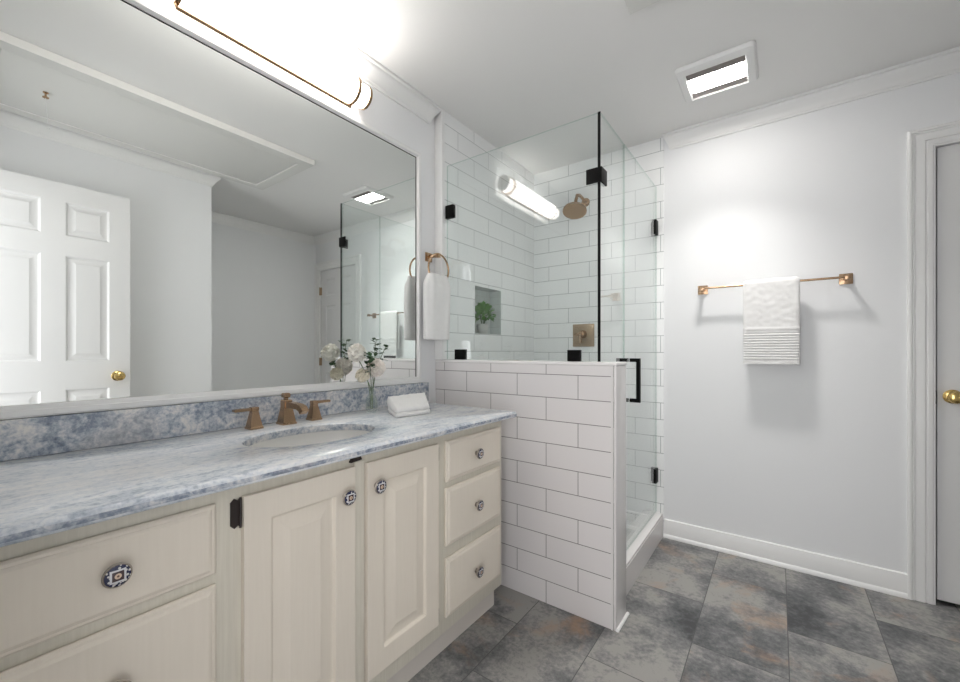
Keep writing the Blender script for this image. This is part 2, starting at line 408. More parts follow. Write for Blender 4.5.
# ------------------------------------------------------------------ doors
class Fr:
    """local frame: a along ua, b along +z, n along the face normal"""
    def __init__(s, o, ua, un): s.o, s.ua, s.un = Vector(o), Vector(ua), Vector(un)
    def p(s, a, b, n): return tuple(s.o + s.ua * a + Vector((0, 0, b)) + s.un * n)
def lbox(mb, fr, a0, a1, b0, b1, n0, n1, bev=0.0):
    vs = [mb.bm.verts.new(fr.p(a, b_, n)) for a in (a0, a1) for b_ in (b0, b1) for n in (n0, n1)]
    fs = [mb.bm.faces.new([vs[i] for i in f]) for f in [(0, 1, 3, 2), (4, 6, 7, 5), (0, 4, 5, 1), (2, 3, 7, 6), (0, 2, 6, 4), (1, 5, 7, 3)]]
    if bev:
        bmesh.ops.bevel(mb.bm, geom=list({e for f in fs for e in f.edges}), offset=bev, segments=2, affect='EDGES')
def rings(mb, fr, a0, a1, b0, b1, steps):
    """nested rectangles, steps = (inset, n): the moulded bed and raised field of one panel"""
    loops = [[fr.p(a0 + i, b0 + i, n), fr.p(a1 - i, b0 + i, n), fr.p(a1 - i, b1 - i, n), fr.p(a0 + i, b1 - i, n)] for i, n in steps]
    mb.loft(loops, cap0=False, cap1=True)
def panelled(mb, fr, w, h0, h1, th, openings, steps):
    """slab of width w with rectangular openings (a0,a1,b0,b1) on its front face, each filled by a moulded panel; n=0 is the front"""
    As = sorted({0, w, *[o_[0] for o_ in openings], *[o_[1] for o_ in openings]}); Bs = sorted({h0, h1, *[o_[2] for o_ in openings], *[o_[3] for o_ in openings]})
    for i in range(len(As) - 1):
        for j in range(len(Bs) - 1):
            ca, cb = (As[i] + As[i + 1]) / 2, (Bs[j] + Bs[j + 1]) / 2
            if any(o_[0] < ca < o_[1] and o_[2] < cb < o_[3] for o_ in openings): continue
            mb.bm.faces.new([mb.bm.verts.new(fr.p(a, b_, 0)) for a, b_ in ((As[i], Bs[j]), (As[i + 1], Bs[j]), (As[i + 1], Bs[j + 1]), (As[i], Bs[j + 1]))])
    for o_ in openings: rings(mb, fr, *o_, steps)
    for q in [((0, h0), (0, h1)), ((w, h1), (w, h0)), ((0, h1), (w, h1)), ((w, h0), (0, h0))]:
        mb.bm.faces.new([mb.bm.verts.new(fr.p(*c_)) for c_ in ((*q[0], 0), (*q[1], 0), (*q[1], -th), (*q[0], -th))])
    mb.bm.faces.new([mb.bm.verts.new(fr.p(a, b_, -th)) for a, b_ in ((0, h0), (0, h1), (w, h1), (w, h0))])
    bmesh.ops.remove_doubles(mb.bm, verts=mb.bm.verts, dist=1e-5)
SIX = lambda w: [(a0, a1, b0, b1) for a0, a1 in ((.099, w / 2 - .049), (w / 2 + .049, w - .099)) for b0, b1 in ((.235, .905), (1.066, 1.660), (1.772, 1.962))]
DSTEP = [(0, 0), (.004, -.003), (.010, -.009), (.016, -.010), (.020, -.010), (.042, -.002), (.043, -.0015)]
def door_knob(parent, c, axis_sign, axis):
    pr = [(.030, 0), (.031, .004), (.026, .007), (.012, .010), (.011, .026), (.018, .032), (.026, .042), (.0275, .052), (.024, .060), (.014, .065), (0.0005, .066)]
    return MB().lathe([(r, h * axis_sign) for r, h in pr], c, axis, 28).build('knob', 'brass', parent)
d1 = thing('door_1', (DX0, F, 0), 'narrow white closed door with brass knob in the far wall', 'door', kind='structure')
wd = DX1 - DX0 - .011
fr = Fr((DX0 + .009, F + .010, 0), (1, 0, 0), (0, -1, 0))
b = MB(); panelled(b, fr, wd, .020, DZ - .004, .035, SIX(wd), DSTEP); b.build('door_leaf', 'door', d1, angle=20)
door_knob(d1, (2.150, F + .010, .940), -1, 'y')
MB().box(DX0 + .0005, DX0 + .004, F - .002, F + .03, .905, .965).build('latch_plate', 'antique', d1)
for z in (.25, 1.02, 1.83): MB().tube([(DX1 - .002, F - .004, z - .045), (DX1 - .002, F - .004, z + .045)], .007).box(DX1 - .03, DX1 - .003, F + .0, F + .0058, z - .044, z + .044).build('hinge', 'bronze_dull', d1)
d2 = thing('door_2', (1.785, .088, 0), 'white six-panel entry door standing open, seen in the mirror', 'door', kind='structure')
wd = .675
fr = Fr((1.785, .088, 0), (0, 1, 0), (-1, 0, 0))
b = MB(); panelled(b, fr, wd, .012, 2.100, .035, [(a0, a1, c0 * 1.018, c1 * 1.018) for a0, a1, c0, c1 in SIX(wd)], DSTEP); b.build('door_leaf', 'door', d2, angle=20)
door_knob(d2, (1.785, .702, .990), -1, 'x')
MB().box(1.790, 1.815, .7632, .7645, .965, 1.02).build('latch_plate', 'brass', d2)
for z in (.25, 1.02, 1.83): MB().tube([(1.789, .083, z - .045), (1.789, .083, z + .045)], .006).build('hinge', 'brass', d2)

# ------------------------------------------------------------------ mirror
MY1, MZ0, MZ1 = 1.507, 1.010, 2.152
mr = thing('wall_mirror', (0, .8, .977), 'large white-framed mirror above the blue stone vanity', 'mirror')
MB().box(.0015, .006, YB + .012, MY1, MZ0, MZ1).build('mirror_glass', 'mirror', mr)
MB().box(.0061, .0072, YB + .012, MY1, MZ1 - .005, MZ1).box(.0061, .0072, MY1 - .004, MY1, MZ0, MZ1).build('glass_edge', 'blacksilver', mr)
FP = [(0, 0), (0, .016), (.006, .020), (.020, .020), (.024, .016), (.028, .010), (.0285, .0)]
mk = lambda k: [(o_ * k, n) for o_, n in FP]
b = MB().sweep([(YB + .004, MZ1 + .0235), (MY1 + .0265, MZ1 + .0235), (MY1 + .0265, MZ0 - .032), (YB + .004, MZ0 - .032)], [(-o_ * .9, n) for o_, n in FP], lambda a, z, n: (n + .0005, a, z))
b.box(.001, .0185, YB + .004, MY1 + .0265, MZ0 - .032, MZ0 - .0005, .004)
b.build('mirror_frame', 'trim', mr)

# ------------------------------------------------------------------ vanity light
AX, AZ, AY0, AY1 = .061, 2.253, .380, 1.142
vl = thing('vanity_light', (0, .75, AZ), 'long lit tube wall light with bronze rail above the mirror', 'wall light')
R1 = .056
MB().lathe([(R1, .452), (R1, 1.068)], (AX, 0, AZ), 'y', 40).build('lamp_tube', 'tube', vl)
for ya, yb, yo in ((1.080, 1.130, 1.142), (.440, .390, .378)):
    MB().lathe([(.046, ya), (.046, yb)], (AX, 0, AZ), 'y', 36).build('end_tube', 'tube', vl)
    MB().lathe([(.044, yb), (.0495, yb), (.0495, yo), (.040, yo)], (AX, 0, AZ), 'y', 36).build('end_cap', 'bronze', vl)
for y0 in (.444, 1.068):
    MB().lathe([(R1 - .012, y0 - .003), (R1 + .0035, y0 - .003), (R1 + .0035, y0 + .011), (R1 - .012, y0 + .011)], (AX, 0, AZ), 'y', 40).build('ring', 'bronze', vl)
zr = AZ - R1 - .010; rx_ = AX - .010
MB().tube([(rx_, .448, AZ - R1 + .004), (rx_, .448, zr), (rx_, .75, zr), (rx_, 1.072, zr), (rx_, 1.072, AZ - R1 + .004)], .0085).build('rail', 'bronze', vl)
MB().box(.0005, .010, .64, .86, AZ - .03, AZ + .03, .003).build('wall_plate', 'bronze', vl)

# ------------------------------------------------------------------ ceiling fan light
FX0, FX1, FY0, FY1 = 1.130, 1.448, 2.066, 2.372
fl = thing('ceiling_fan_light', (1.289, 2.219, H), 'square white ceiling vent fan with lit lens', 'ceiling light')
def rrect(x0, x1, y0, y1, r, z, k=6):
    out = []
    for cx, cy, a0 in ((x1 - r, y1 - r, 0), (x0 + r, y1 - r, PI / 2), (x0 + r, y0 + r, PI), (x1 - r, y0 + r, 1.5 * PI)):
        out += [(cx + r * math.cos(a0 + PI / 2 * i / k), cy + r * math.sin(a0 + PI / 2 * i / k), z) for i in range(k + 1)]
    return out
GX0, GX1, GY0, GY1 = 1.169, 1.406, 2.124, 2.345
b = MB().loft([rrect(FX0, FX1, FY0, FY1, .022, H - .001), rrect(FX0, FX1, FY0, FY1, .022, H - .008), rrect(FX0 + .008, FX1 - .008, FY0 + .008, FY1 - .008, .018, H - .018),
               rrect(GX0 - .004, GX1 + .004, GY0 - .004, GY1 + .004, .006, H - .020), rrect(GX0, GX1, GY0, GY1, .004, H - .017), rrect(GX0, GX1, GY0, GY1, .004, H - .003)], cap0=False, cap1=True)
b.build('cover', 'white', fl, angle=25)
b = MB().box(GX0 + .001, GX1 - .001, GY0 + .001, GY0 + .052, H - .0125, H - .004)
for i in range(4): b.box(GX0 + .001, GX1 - .001, GY0 + .006 + .012 * i, GY0 + .011 + .012 * i, H - .016, H - .0125)
MB().box(GX0 + .001, GX1 - .001, GY1 - .046, GY1 - .001, H - .0125, H - .004).build('lens_surround', 'grey_metal', fl)
b.build('grille', 'grey_metal', fl)
MB().box(GX0 + .014, GX1 - .010, GY0 + .054, GY1 - .048, H - .015, H - .005, .004).build('lens', 'lens', fl)

fa = bpy.data.lights.new('fan_bulb', 'AREA'); fa.shape = 'RECTANGLE'; fa.size = GX1 - GX0 - .03; fa.size_y = .10
fa.energy = FAN_WATTS; fa.color = (1.0, .975, .95); fa.spread = math.radians(90)
fo = bpy.data.objects.new('fan_bulb', fa); fo.parent = fl
fo.location = ((GX0 + GX1) / 2 + .002 - 1.289, 2.238 - 2.219, -.0160); COL.objects.link(fo)
# ------------------------------------------------------------------ attic hatch
hx0, hx1, hy0, hy1 = 1.068, 1.800, .10, 1.588
ht = thing('attic_hatch', (1.44, .85, H), 'pale framed attic hatch in the ceiling, seen in the mirror', 'hatch')
HZ = H - .034
MB().box(hx0 + .078, hx1 - .064, hy0 + .09, hy1 - .088, HZ + .002, H - .001, .001).build('hatch_panel', 'hatch', ht)
b = MB(); q = []
for o_, n in [(0, 0), (0, -.034), (.002, -.036), (.074, -.036), (.075, -.034), (.075, 0)]:
    q.append([(hx0 + o_, hy0 + o_, H + n), (hx1 - o_ * .8, hy0 + o_, H + n), (hx1 - o_ * .8, hy1 - o_ * 1.06, H + n), (hx0 + o_, hy1 - o_ * 1.06, H + n)])
b.loft(q, cap0=False, cap1=False); hf = b.build('hatch_frame', ['hatch', 'hatch_side_lit'], ht)
for p in hf.data.polygons:
    if p.normal.z > -.9: p.material_index = 1  # upright faces take the copy with lamplight in its colour
b = MB().lathe([(.010, H - .032), (.011, H - .036), (.004, H - .040), (.004, H - .050), (.012, H - .056), (.012, H - .060), (.002, H - .062)], (1.42, .352, 0), 'z', 16)
b.build('pull_knob', 'bronze', ht)
b = MB().tube([(1.42, .352, H - .062), (1.423, .356, H - .12), (1.43, .362, H - .20)], .0012, 6); b.ball((1.43, .362, H - .205), .006, 2)
b.build('pull_cord', 'white', ht)

# ------------------------------------------------------------------ vanity cabinet
CT, CTH = .8785, .027
XFF, XD = .530, .546
CY0, CY1 = YB + .004, 1.515
vc = thing('vanity_cabinet', (.28, .77, 0), 'long cream painted vanity cabinet under the blue stone top', 'cabinet')
CB = CT - CTH
b = MB().box(.514, XFF, CY0, CY1, .105, CB - .001, .002)                     # face frame
b.box(.012, .514, CY1 - .018, CY1 - .001, .105, CB - .001).box(.012, .514, CY0, CY0 + .018, .105, CB - .001).box(.012, .514, CY0 + .018, CY1 - .018, .105, .123).box(.012, .02, CY0 + .018, CY1 - .018, .123, CB - .001)
b.build('carcass', 'frame_paint', vc)
MB().box(.012, .490, CY0, CY1 - .001, .0, .105).build('toe_kick', 'toe', vc)
def knob_obj(parent, y, z, x0, big=False):
    k = bpy.data.objects.new('knob', None); COL.objects.link(k)
    R = .0212
    c = (x0 + .021, y, z)
    off = Vector((0, 0, 0)); r_ = parent
    while r_ is not None: off += r_.location; r_ = r_.parent
    COL.objects.unlink(k); bpy.data.objects.remove(k)
    body = MB().lathe([(.009, x0), (.009, x0 + .002), (.006, x0 + .004), (.0055, x0 + .011), (.011, x0 + .015), (R, x0 + .018), (R + .0006, x0 + .021), (R - .001, x0 + .0228)], (0, y, z), 'x', 28).build('knob', 'pewter', parent, origin=c)
    MB().lathe([(R - .001, x0 + .0225), (R - .003, x0 + .0242), (R * .55, x0 + .0262), (.0006, x0 + .0270)], (0, y, z), 'x', 28, cap0=False).build('knob_face', 'knobface', body, origin=c)
    return body
DRW = [(.661, .812), (.424, .638), (.162, .380)]
def drawer(y0, y1, z0, z1):
    b = MB()
    lo = lambda i, x: [(x, y0 + i, z0 + i), (x, y1 - i, z0 + i), (x, y1 - i, z1 - i), (x, y0 + i, z1 - i)]
    b.loft([lo(.002, XFF + .0005), lo(0, XFF + .004), lo(0, XFF + .009), lo(.004, XFF + .0125), lo(.009, XFF + .013), lo(.0105, XFF + .0145), lo(.016, XD + .001)], cap0=True, cap1=True)
    d = b.build('drawer', 'cream', vc, angle=15)
    return d
for (y0, y1, kz) in ((.034, .372, (.742, .529, .264)), (1.129, 1.489, (.735, .529, .264))):
    for (z0, z1), k_ in zip(DRW, kz):
        d = drawer(y0, y1, z0, z1); knob_obj(d, (y0 + y1) / 2 - (.004 if y0 > 1 else 0), k_, XD + .001)
RP = [(0, 0), (.003, -.001), (.007, -.009), (.010, -.0105), (.013, -.0105), (.047, -.002), (.049, -.001), (.050, -.001)]
def cab_door(y0, y1):
    b = MB(); fr = Fr((XD, y0, 0), (0, 1, 0), (1, 0, 0))
    panelled(b, fr, y1 - y0, .165, .812, .0155, [(.060, y1 - y0 - .060, .165 + .064, .812 - .064)], RP)
    return b.build('door', 'cream', vc, angle=15)
da = cab_door(.427, .728); db = cab_door(.771, 1.083)
knob_obj(da, .694, .738, XD); knob_obj(db, .803, .739, XD)
MB().box(XFF + .0005, XFF + .006, .7315, .7675, .14, .822, .002).build('centre_stile', 'frame_paint', vc)
def hinge(parent, y, z, hh=.062):
    b = MB()
    b.loft([[(x, y - .022, z - hh * .38), (x, y - .014, z - hh * .5), (x, y - .006, z - hh * .42), (x, y - .001, z - hh * .5), (x, y - .001, z + hh * .5), (x, y - .006, z + hh * .42), (x, y - .014, z + hh * .5), (x, y - .022, z + hh * .38)] for x in (XFF + .0006, XFF + .004)])
    b.tube([(XFF + .006, y - .002, z - hh * .5), (XFF + .006, y - .002, z + hh * .5)], .0028, 8)
    return b.build('hinge', 'antique', parent)
hinge(da, .4255, .776, .068); hinge(da, .4262, .22, .075)
for z in (.775, .195): MB().tube([(XFF + .009, 1.0865, z - .025), (XFF + .009, 1.0865, z + .025)], .0034, 8).build('hinge', 'antique', db)
b = MB().loft([[(x, .716, .824), (x, .754, .827), (x, .748, .8445), (x, .728, .8435)] for x in (XFF + .0005, XFF + .012)]); b.build('catch', 'antique', vc)

# ------------------------------------------------------------------ counter, backsplash, sink
CX1, CYE = .598, 1.535
SX, SY, SA, SB = .315, .742, .150, .208
ang = sorted([2 * PI * i / 72 for i in range(72)] + [math.atan2(y - SY, x - SX) % (2 * PI) for x in (.002, CX1) for y in (YB + .002, CYE)])
def oell(k, z, dx=0.0): return [(SX + (SA + k) * math.cos(a), SY + (SB + k) * math.sin(a), z) for a in ang]
def orect(i, z):
    x0, x1, y0, y1 = .002 + i, CX1 - i, YB + .002 + i, CYE - i; out = []
    cs = [math.atan2(y - SY, x - SX) % (2 * PI) for x in (.002, CX1) for y in (YB + .002, CYE)]
    for a in ang:
        ca, sa = math.cos(a), math.sin(a); ts = []
        if any(abs(a - c_) < 1e-9 for c_ in cs):
            out.append((x1 if ca > 0 else x0, y1 if sa > 0 else y0, z)); continue
        if ca > 1e-9: ts.append((x1 - SX) / ca)
        if ca < -1e-9: ts.append((x0 - SX) / ca)
        if sa > 1e-9: ts.append((y1 - SY) / sa)
        if sa < -1e-9: ts.append((y0 - SY) / sa)
        t_ = min(ts); out.append((SX + t_ * ca, SY + t_ * sa, z))
    return out
b = MB().loft([oell(.001, CB), oell(0, CB + .006), oell(0, CT - .005), oell(.0015, CT - .0015), oell(.005, CT), orect(.009, CT), orect(.003, CT - .003), orect(0, CT - .009), orect(0, CB + .008), orect(.004, CB + .002), orect(.009, CB)], close=True)
ct = b.build('countertop', ['stone_top', 'stone'], angle=50)
for p in ct.data.polygons:
    if abs(p.normal.z) < .35: p.material_index = 1
ct.name = 'countertop'; tag(ct, 'blue and white veined stone countertop on the cream vanity', 'countertop')
bs = MB().box(.0015, .022, YB + .003, 1.585, CT + .0005, .9765, .002).build('backsplash', 'stone'); tag(bs, 'mottled blue-grey stone backsplash strip below the mirror', 'backsplash')
sk = thing('sink', (SX, SY, CB - .15), 'white oval undermount sink below the bronze faucet', 'sink')
loops = []
for i in range(13):
    a = i / 12 * PI / 2; k = math.cos(a) ** .75; z = CB - .0015 - .135 * math.sin(a)
    kk = max(k, .12)
    loops.append([(SX + (SA + .006) * kk * math.cos(t_), SY + (SB + .006) * kk * math.sin(t_), z) for t_ in [2 * PI * j / 64 for j in range(64)]])
rim = [[(SX + (SA + d_) * math.cos(2 * PI * j / 64), SY + (SB + d_) * math.sin(2 * PI * j / 64), CB - zz_) for j in range(64)] for d_, zz_ in ((.012, .012), (.020, .012), (.020, .0012))]
b = MB().loft(rim[::1] + loops, cap0=False, cap1=True); b.build('bowl', 'porcelain', sk, angle=60)
MB().lathe([(.024, CB - .136), (.024, CB - .1335), (.017, CB - .1330), (.013, CB - .134)], (SX, SY, 0), 'z', 24).build('drain', 'bronze', sk)

# ------------------------------------------------------------------ faucet
fx = .082
fc = thing('faucet', (fx, .775, CT), 'bronze three-piece faucet with pyramid bases behind the sink', 'faucet')
def frust(mb, cx, cy, prof):
    mb.loft([[(cx - r, cy - r, z), (cx + r, cy - r, z), (cx + r, cy + r, z), (cx - r, cy + r, z)] for r, z in prof])
E0 = CT + .0005
hps = []
for yy_, sgn in ((.662, -1), (.884, 1)):
    b = MB(); frust(b, fx, yy_, [(.0215, E0), (.0215, E0 + .006), (.0195, E0 + .008), (.0105, E0 + .056), (.0105, E0 + .060)])
    hd = b.build('handle', 'bronze', fc, angle=20)
    b = MB().box(fx - .0115, fx + .0115, yy_ - .0115, yy_ + .0115, E0 + .0602, E0 + .074, .002)
    ya, yb = yy_ + sgn * .0118, yy_ + sgn * .066
    b.loft([[(fx - w, y, E0 + .068 - hgt), (fx + w, y, E0 + .068 - hgt), (fx + w, y, E0 + .068 + hgt * .7), (fx - w, y, E0 + .068 + hgt * .7)] for y, w, hgt in ((ya - sgn * .004, .008, .006), (ya + sgn * .02, .0075, .0055), (yb - sgn * .004, .0085, .0055), (yb, .0085, .004))])
    b.build('lever', 'bronze', hd, angle=20)
b = MB(); frust(b, fx, .775, [(.0255, E0), (.0255, E0 + .006), (.023, E0 + .008), (.0145, E0 + .062), (.0145, E0 + .084), (.012, E0 + .088)])
sp = b.build('spout', 'bronze', fc, angle=20)
prof = [(fx + .008, E0 + .070, .0125, .012), (fx + .045, E0 + .071, .0115, .0105), (fx + .085, E0 + .070, .0115, .0095), (fx + .106, E0 + .064, .0125, .0105), (fx + .118, E0 + .052, .0125, .011)]
loops = []
for i, (x, z, w, hgt) in enumerate(prof):
    d = Vector((1, 0, 0)) if i < 2 else Vector((1, 0, -.15 if i == 2 else (-.6 if i == 3 else -1.3))).normalized(); up = Vector((-d.z, 0, d.x))
    loops.append([tuple(Vector((x, .775, z)) + Vector((0, sy * w, 0)) + up * (su * hgt)) for sy, su in ((-1, -1), (1, -1), (1, 1), (-1, 1))])
b = MB().loft(loops); b.build('spout_arm', 'bronze', sp, angle=35)
b = MB(); frust(b, fx - .004, .775, [(.006, E0 + .0882), (.006, E0 + .094), (.011, E0 + .097), (.011, E0 + .109), (.008, E0 + .112)]); b.build('lift_knob', 'bronze', sp, angle=20)

# ------------------------------------------------------------------ vase with flowers
VX, VY = .108, 1.138
va = thing('bud_vase', (VX, VY, CT), 'small clear glass bud vase beside the folded washcloth', 'vase')
b = MB().lathe([(.0005, .001), (.020, .001), (.0245, .004), (.0255, .010), (.0250, .045), (.0205, .066), (.0115, .082), (.0095, .105), (.0115, .110), (.0095, .109), (.0080, .104), (.0090, .082), (.0188, .066), (.0234, .045), (.0238, .014), (.018, .011), (.0005, .011)], (VX, VY, CT), 'z', 28)
b.build('glass', 'vase', va, angle=50)
MB().lathe([(.0005, .0118), (.0175, .0118), (.0230, .0145), (.0228, .040), (.0005, .0402)], (VX, VY, CT), 'z', 24).build('water', 'water', va)
def leaf(mb, base, d, up, L, w, fold=.15):
    d = Vector(d).normalized(); sd = d.cross(Vector(up)); sd.normalize(); nn = sd.cross(d)
    base = Vector(base); rows = []
    for t_, k in ((0, .12), (.25, .8), (.5, 1), (.75, .72), (1, .05)):
        c_ = base + d * (L * t_) - nn * (L * .18 * t_ * t_)
        rows.append([c_ - sd * (w * k) + nn * (w * k * fold), c_, c_ + sd * (w * k) + nn * (w * k * fold)])
    mb.quadstrip(rows)
def bloom(mb, c, r, seed, n=150):
    """ruffled pom of many petals round a core"""
    rnd = random.Random(seed); c = Vector(c); mb.ball(c, r * .76, 3)
    for i in range(n):
        ph = math.acos(1 - 2 * (i + .5) / n); th = i * 2.39996
        d = Vector((math.sin(ph) * math.cos(th), math.sin(ph) * math.sin(th), math.cos(ph)))
        tn = d.orthogonal().normalized(); tn.rotate(Matrix.Rotation(rnd.uniform(0, 6.28), 3, d)); bt = d.cross(tn)
        b0 = c + d * (r * rnd.uniform(.74, .80)); tip = c + d * (r * rnd.uniform(.92, 1.03)); w = r * rnd.uniform(.20, .28)
        rows = []
        for t_, k in ((0, .4), (.5, .9), (1, 1.0)):
            p = b0.lerp(tip, t_); cur = tn * (r * .14 * t_ * t_)
            rows.append([p + bt * (w * s_ * k) + cur + d * (r * .07 * rnd.uniform(-1, 1) * t_ - r * .05 * abs(s_) * t_) for s_ in (-1, -.33, .33, 1)])
        mb.quadstrip(rows)
def curve(p0, p1, p2, n=8):
    p0, p1, p2 = Vector(p0), Vector(p1), Vector(p2)
    return [p0 * (1 - t_) ** 2 + p1 * (2 * t_ * (1 - t_)) + p2 * t_ ** 2 for t_ in [i / n for i in range(n + 1)]]
FLW = [((.100, 1.068, 1.136), .040, 'petal', 'white ruffled bloom highest in the bud vase', (-.003, -.003)),
       ((.120, 1.150, 1.072), .042, 'petal_warm', 'large round blush-white bloom just over the bud vase rim', (.004, .002)),
       ((.098, 1.098, 1.040), .030, 'petal_cream', 'smallest cream bloom, drooping low at the left of the bud vase', (-.001, .004))]
for c_, r_, m_, lb, (dx, dy) in FLW:
    f_ = thing('flower', (VX + dx, VY + dy, CT + .02), lb, 'flower', 'white flowers in the bud vase')
    MB().tube(curve((VX + dx, VY + dy, CT + .016), (VX + dx * .6, VY + dy * .6, CT + .15), (c_[0], c_[1], c_[2] - r_ * .5)), .0016, 8).build('stem', 'stem', f_)
    b = MB(); bloom(b, c_, r_, int(r_ * 1000)); b.build('bloom', m_, f_, angle=80)
SPR = [((.112, 1.160, 1.195), (.002, -.004), 'dark green leafy sprig standing tallest in the bud vase', 22), ((.112, 1.215, 1.165), (.004, -.001), 'thin leafy sprig leaning right over the blush bloom', 8), ((.158, 1.082, 1.132), (-.004, .001), 'dense dark leaf cluster between the white blooms', 26)]
for tip, (dx, dy), lb, nl in SPR:
    s_ = thing('leafy_sprig', (VX + dx, VY + dy, CT + .02), lb, 'sprig', 'green sprigs in the bud vase')
    cv = curve((VX + dx, VY + dy, CT + .016), (VX + dx * .5, VY + dy * .5, CT + .17), tip, 14)
    MB().tube(cv, .0013, 6).build('stem', 'stem', s_)
    b = MB(); rnd = random.Random(int(tip[2] * 1000))
    for i in range(nl):
        t_ = 1 - .40 * i / nl; k = t_ * 14; j = min(13, int(k)); p = cv[j].lerp(cv[j + 1], k - j)
        th = rnd.uniform(0, 6.28); p = p + Vector((rnd.uniform(-.008, .014), rnd.uniform(-.014, .014), rnd.uniform(-.008, .008))); leaf(b, p, (max(math.cos(th), -.5), math.sin(th), rnd.uniform(-.1, .9)), (0, 0, 1), rnd.uniform(.022, .034), rnd.uniform(.008, .0125))
    b.build('leaves', 'sprig', s_, angle=60)

# ------------------------------------------------------------------ folded washcloth
def cloth_block(corners, z0, z1f, z1b, bulge, seed, nx=22, ny=22):
    """puffy folded layer over four footprint corners FL, FR, BR, BL"""
    FL, FR, BR, BL = [Vector((*c_, 0)) for c_ in corners]; b = MB(); top = []; bot = []
    for i in range(nx + 1):
        u = i / nx; rt = []; rb = []
        for j in range(ny + 1):
            v = j / ny; p = (FL.lerp(FR, u)).lerp(BL.lerp(BR, u), v)
            e = min(u, 1 - u, v, 1 - v); k = min(1, e / .07); k = math.sqrt(max(0, 1 - (1 - k) ** 2))
            zt = z1f + (z1b - z1f) * v; zm = z0 + (zt - z0) * .48
            nz_ = noise.noise(Vector((p.x * 28 + seed, p.y * 28, 0))) * .004
            c_ = (FL + FR + BR + BL) / 4; out = (p - c_); q = p + out.normalized() * (bulge * (1 - k) * -1) if out.length > 1e-6 else p
            rt.append((q.x, q.y, zm + (zt - zm) * k + nz_ * k)); rb.append((q.x, q.y, zm + (z0 - zm) * k))
        top.append(rt); bot.append(rb)
    b.quadstrip(top); b.quadstrip(bot); bmesh.ops.remove_doubles(b.bm, verts=b.bm.verts, dist=2e-4)
    return b
wc = thing('washcloth', (.25, 1.2, CT), 'folded white washcloth lying on the stone counter', 'towel')
cloth_block(((.318, 1.083), (.345, 1.262), (.178, 1.405), (.172, 1.165)), CT + .0008, CT + .017, CT + .034, .004, 1).build('lower_fold', 'terry', wc, angle=80)
cloth_block(((.312, 1.085), (.338, 1.262), (.170, 1.410), (.166, 1.166)), CT + .0165, CT + .036, CT + .073, .004, 5).build('upper_fold', 'terry', wc, angle=80)

# ------------------------------------------------------------------ towel ring with hand towel
RY, RZ, RX = 1.606, 1.578, .074
tr = thing('towel_ring', (0, RY, 1.66), 'bronze towel ring on the wall between mirror and shower', 'towel ring')
b = MB(); y_, z_ = RY - .004, 1.648
b.box(.0005, .007, y_ - .024, y_ + .024, z_ - .024, z_ + .024, .002).box(.007, .013, y_ - .019, y_ + .019, z_ - .019, z_ + .019, .002).box(.012, RX - .006, y_ - .0085, y_ + .0085, z_ - .007, z_ + .009, .002).box(RX - .012, RX + .008, y_ - .011, y_ + .011, z_ - .012, z_ + .012, .003)
b.build('post', 'bronze', tr)
MB().tube([(RX, RY + .078 * math.sin(a), RZ + .078 * math.cos(a)) for a in [2 * PI * i / 48 for i in range(48)]], .0050, 10, close=True).build('ring', 'bronze', tr)
def drape(path, y_of, thick, band, n_w=26, seed=0, wav=.003):
    """cloth strip: path gives (depth, z, s) along the fall; y_of(w, s, side) the width coordinate; thickness by offset"""
    pass
# hand towel: folded over the ring's lower arc, hanging front and back
def ring_towel():
    b = MB(); n = 40; m = 22; RB = RZ - .078
    loops = []
    zt = RB + .048
    sec = []
    for i in range(n + 1):
        s_ = i / n; z = zt - s_ * (zt - 1.200)
        if z > RB - .01:
            k = min(1, (zt - z) / (zt - RB + .01)); wdt = .070 + .022 * k; dx = .012 + .012 * k
        else:
            k = min(1, (RB - .01 - z) / .12); wdt = .093 + .002 * k; dx = .024 - .002 * k
        loop = []
        for j in range(2 * m):
            a = 2 * PI * j / (2 * m); ca, sa = math.cos(a), math.sin(a)
            px = math.copysign(abs(ca) ** .5, ca) * wdt; py = math.copysign(abs(sa) ** .6, sa) * dx
            py += .0035 * math.sin(px * 110 + 1.2) * (1 - .35 * s_) + .0025 * noise.noise(Vector((px * 30, z * 14, 3)))
            if .80 < s_ < .82 or .86 < s_ < .88 or .70 < s_ < .715: py *= 1.07
            sl = .004 * noise.noise(Vector((px * 12, 0, 7)))
            loop.append((RX + .004 + py, RY - .012 - .006 * s_ + px * (1 + .02 * math.sin(s_ * 5)), z + sl * s_))
        loops.append(loop)
    b.loft(loops); return b
tw = ring_towel().build('hand_towel', 'terry', angle=80); tag(tw, 'white hand towel hanging in the bronze towel ring', 'towel')
md = tw.modifiers.new('sub', 'SUBSURF'); md.levels = 1; md.render_levels = 1

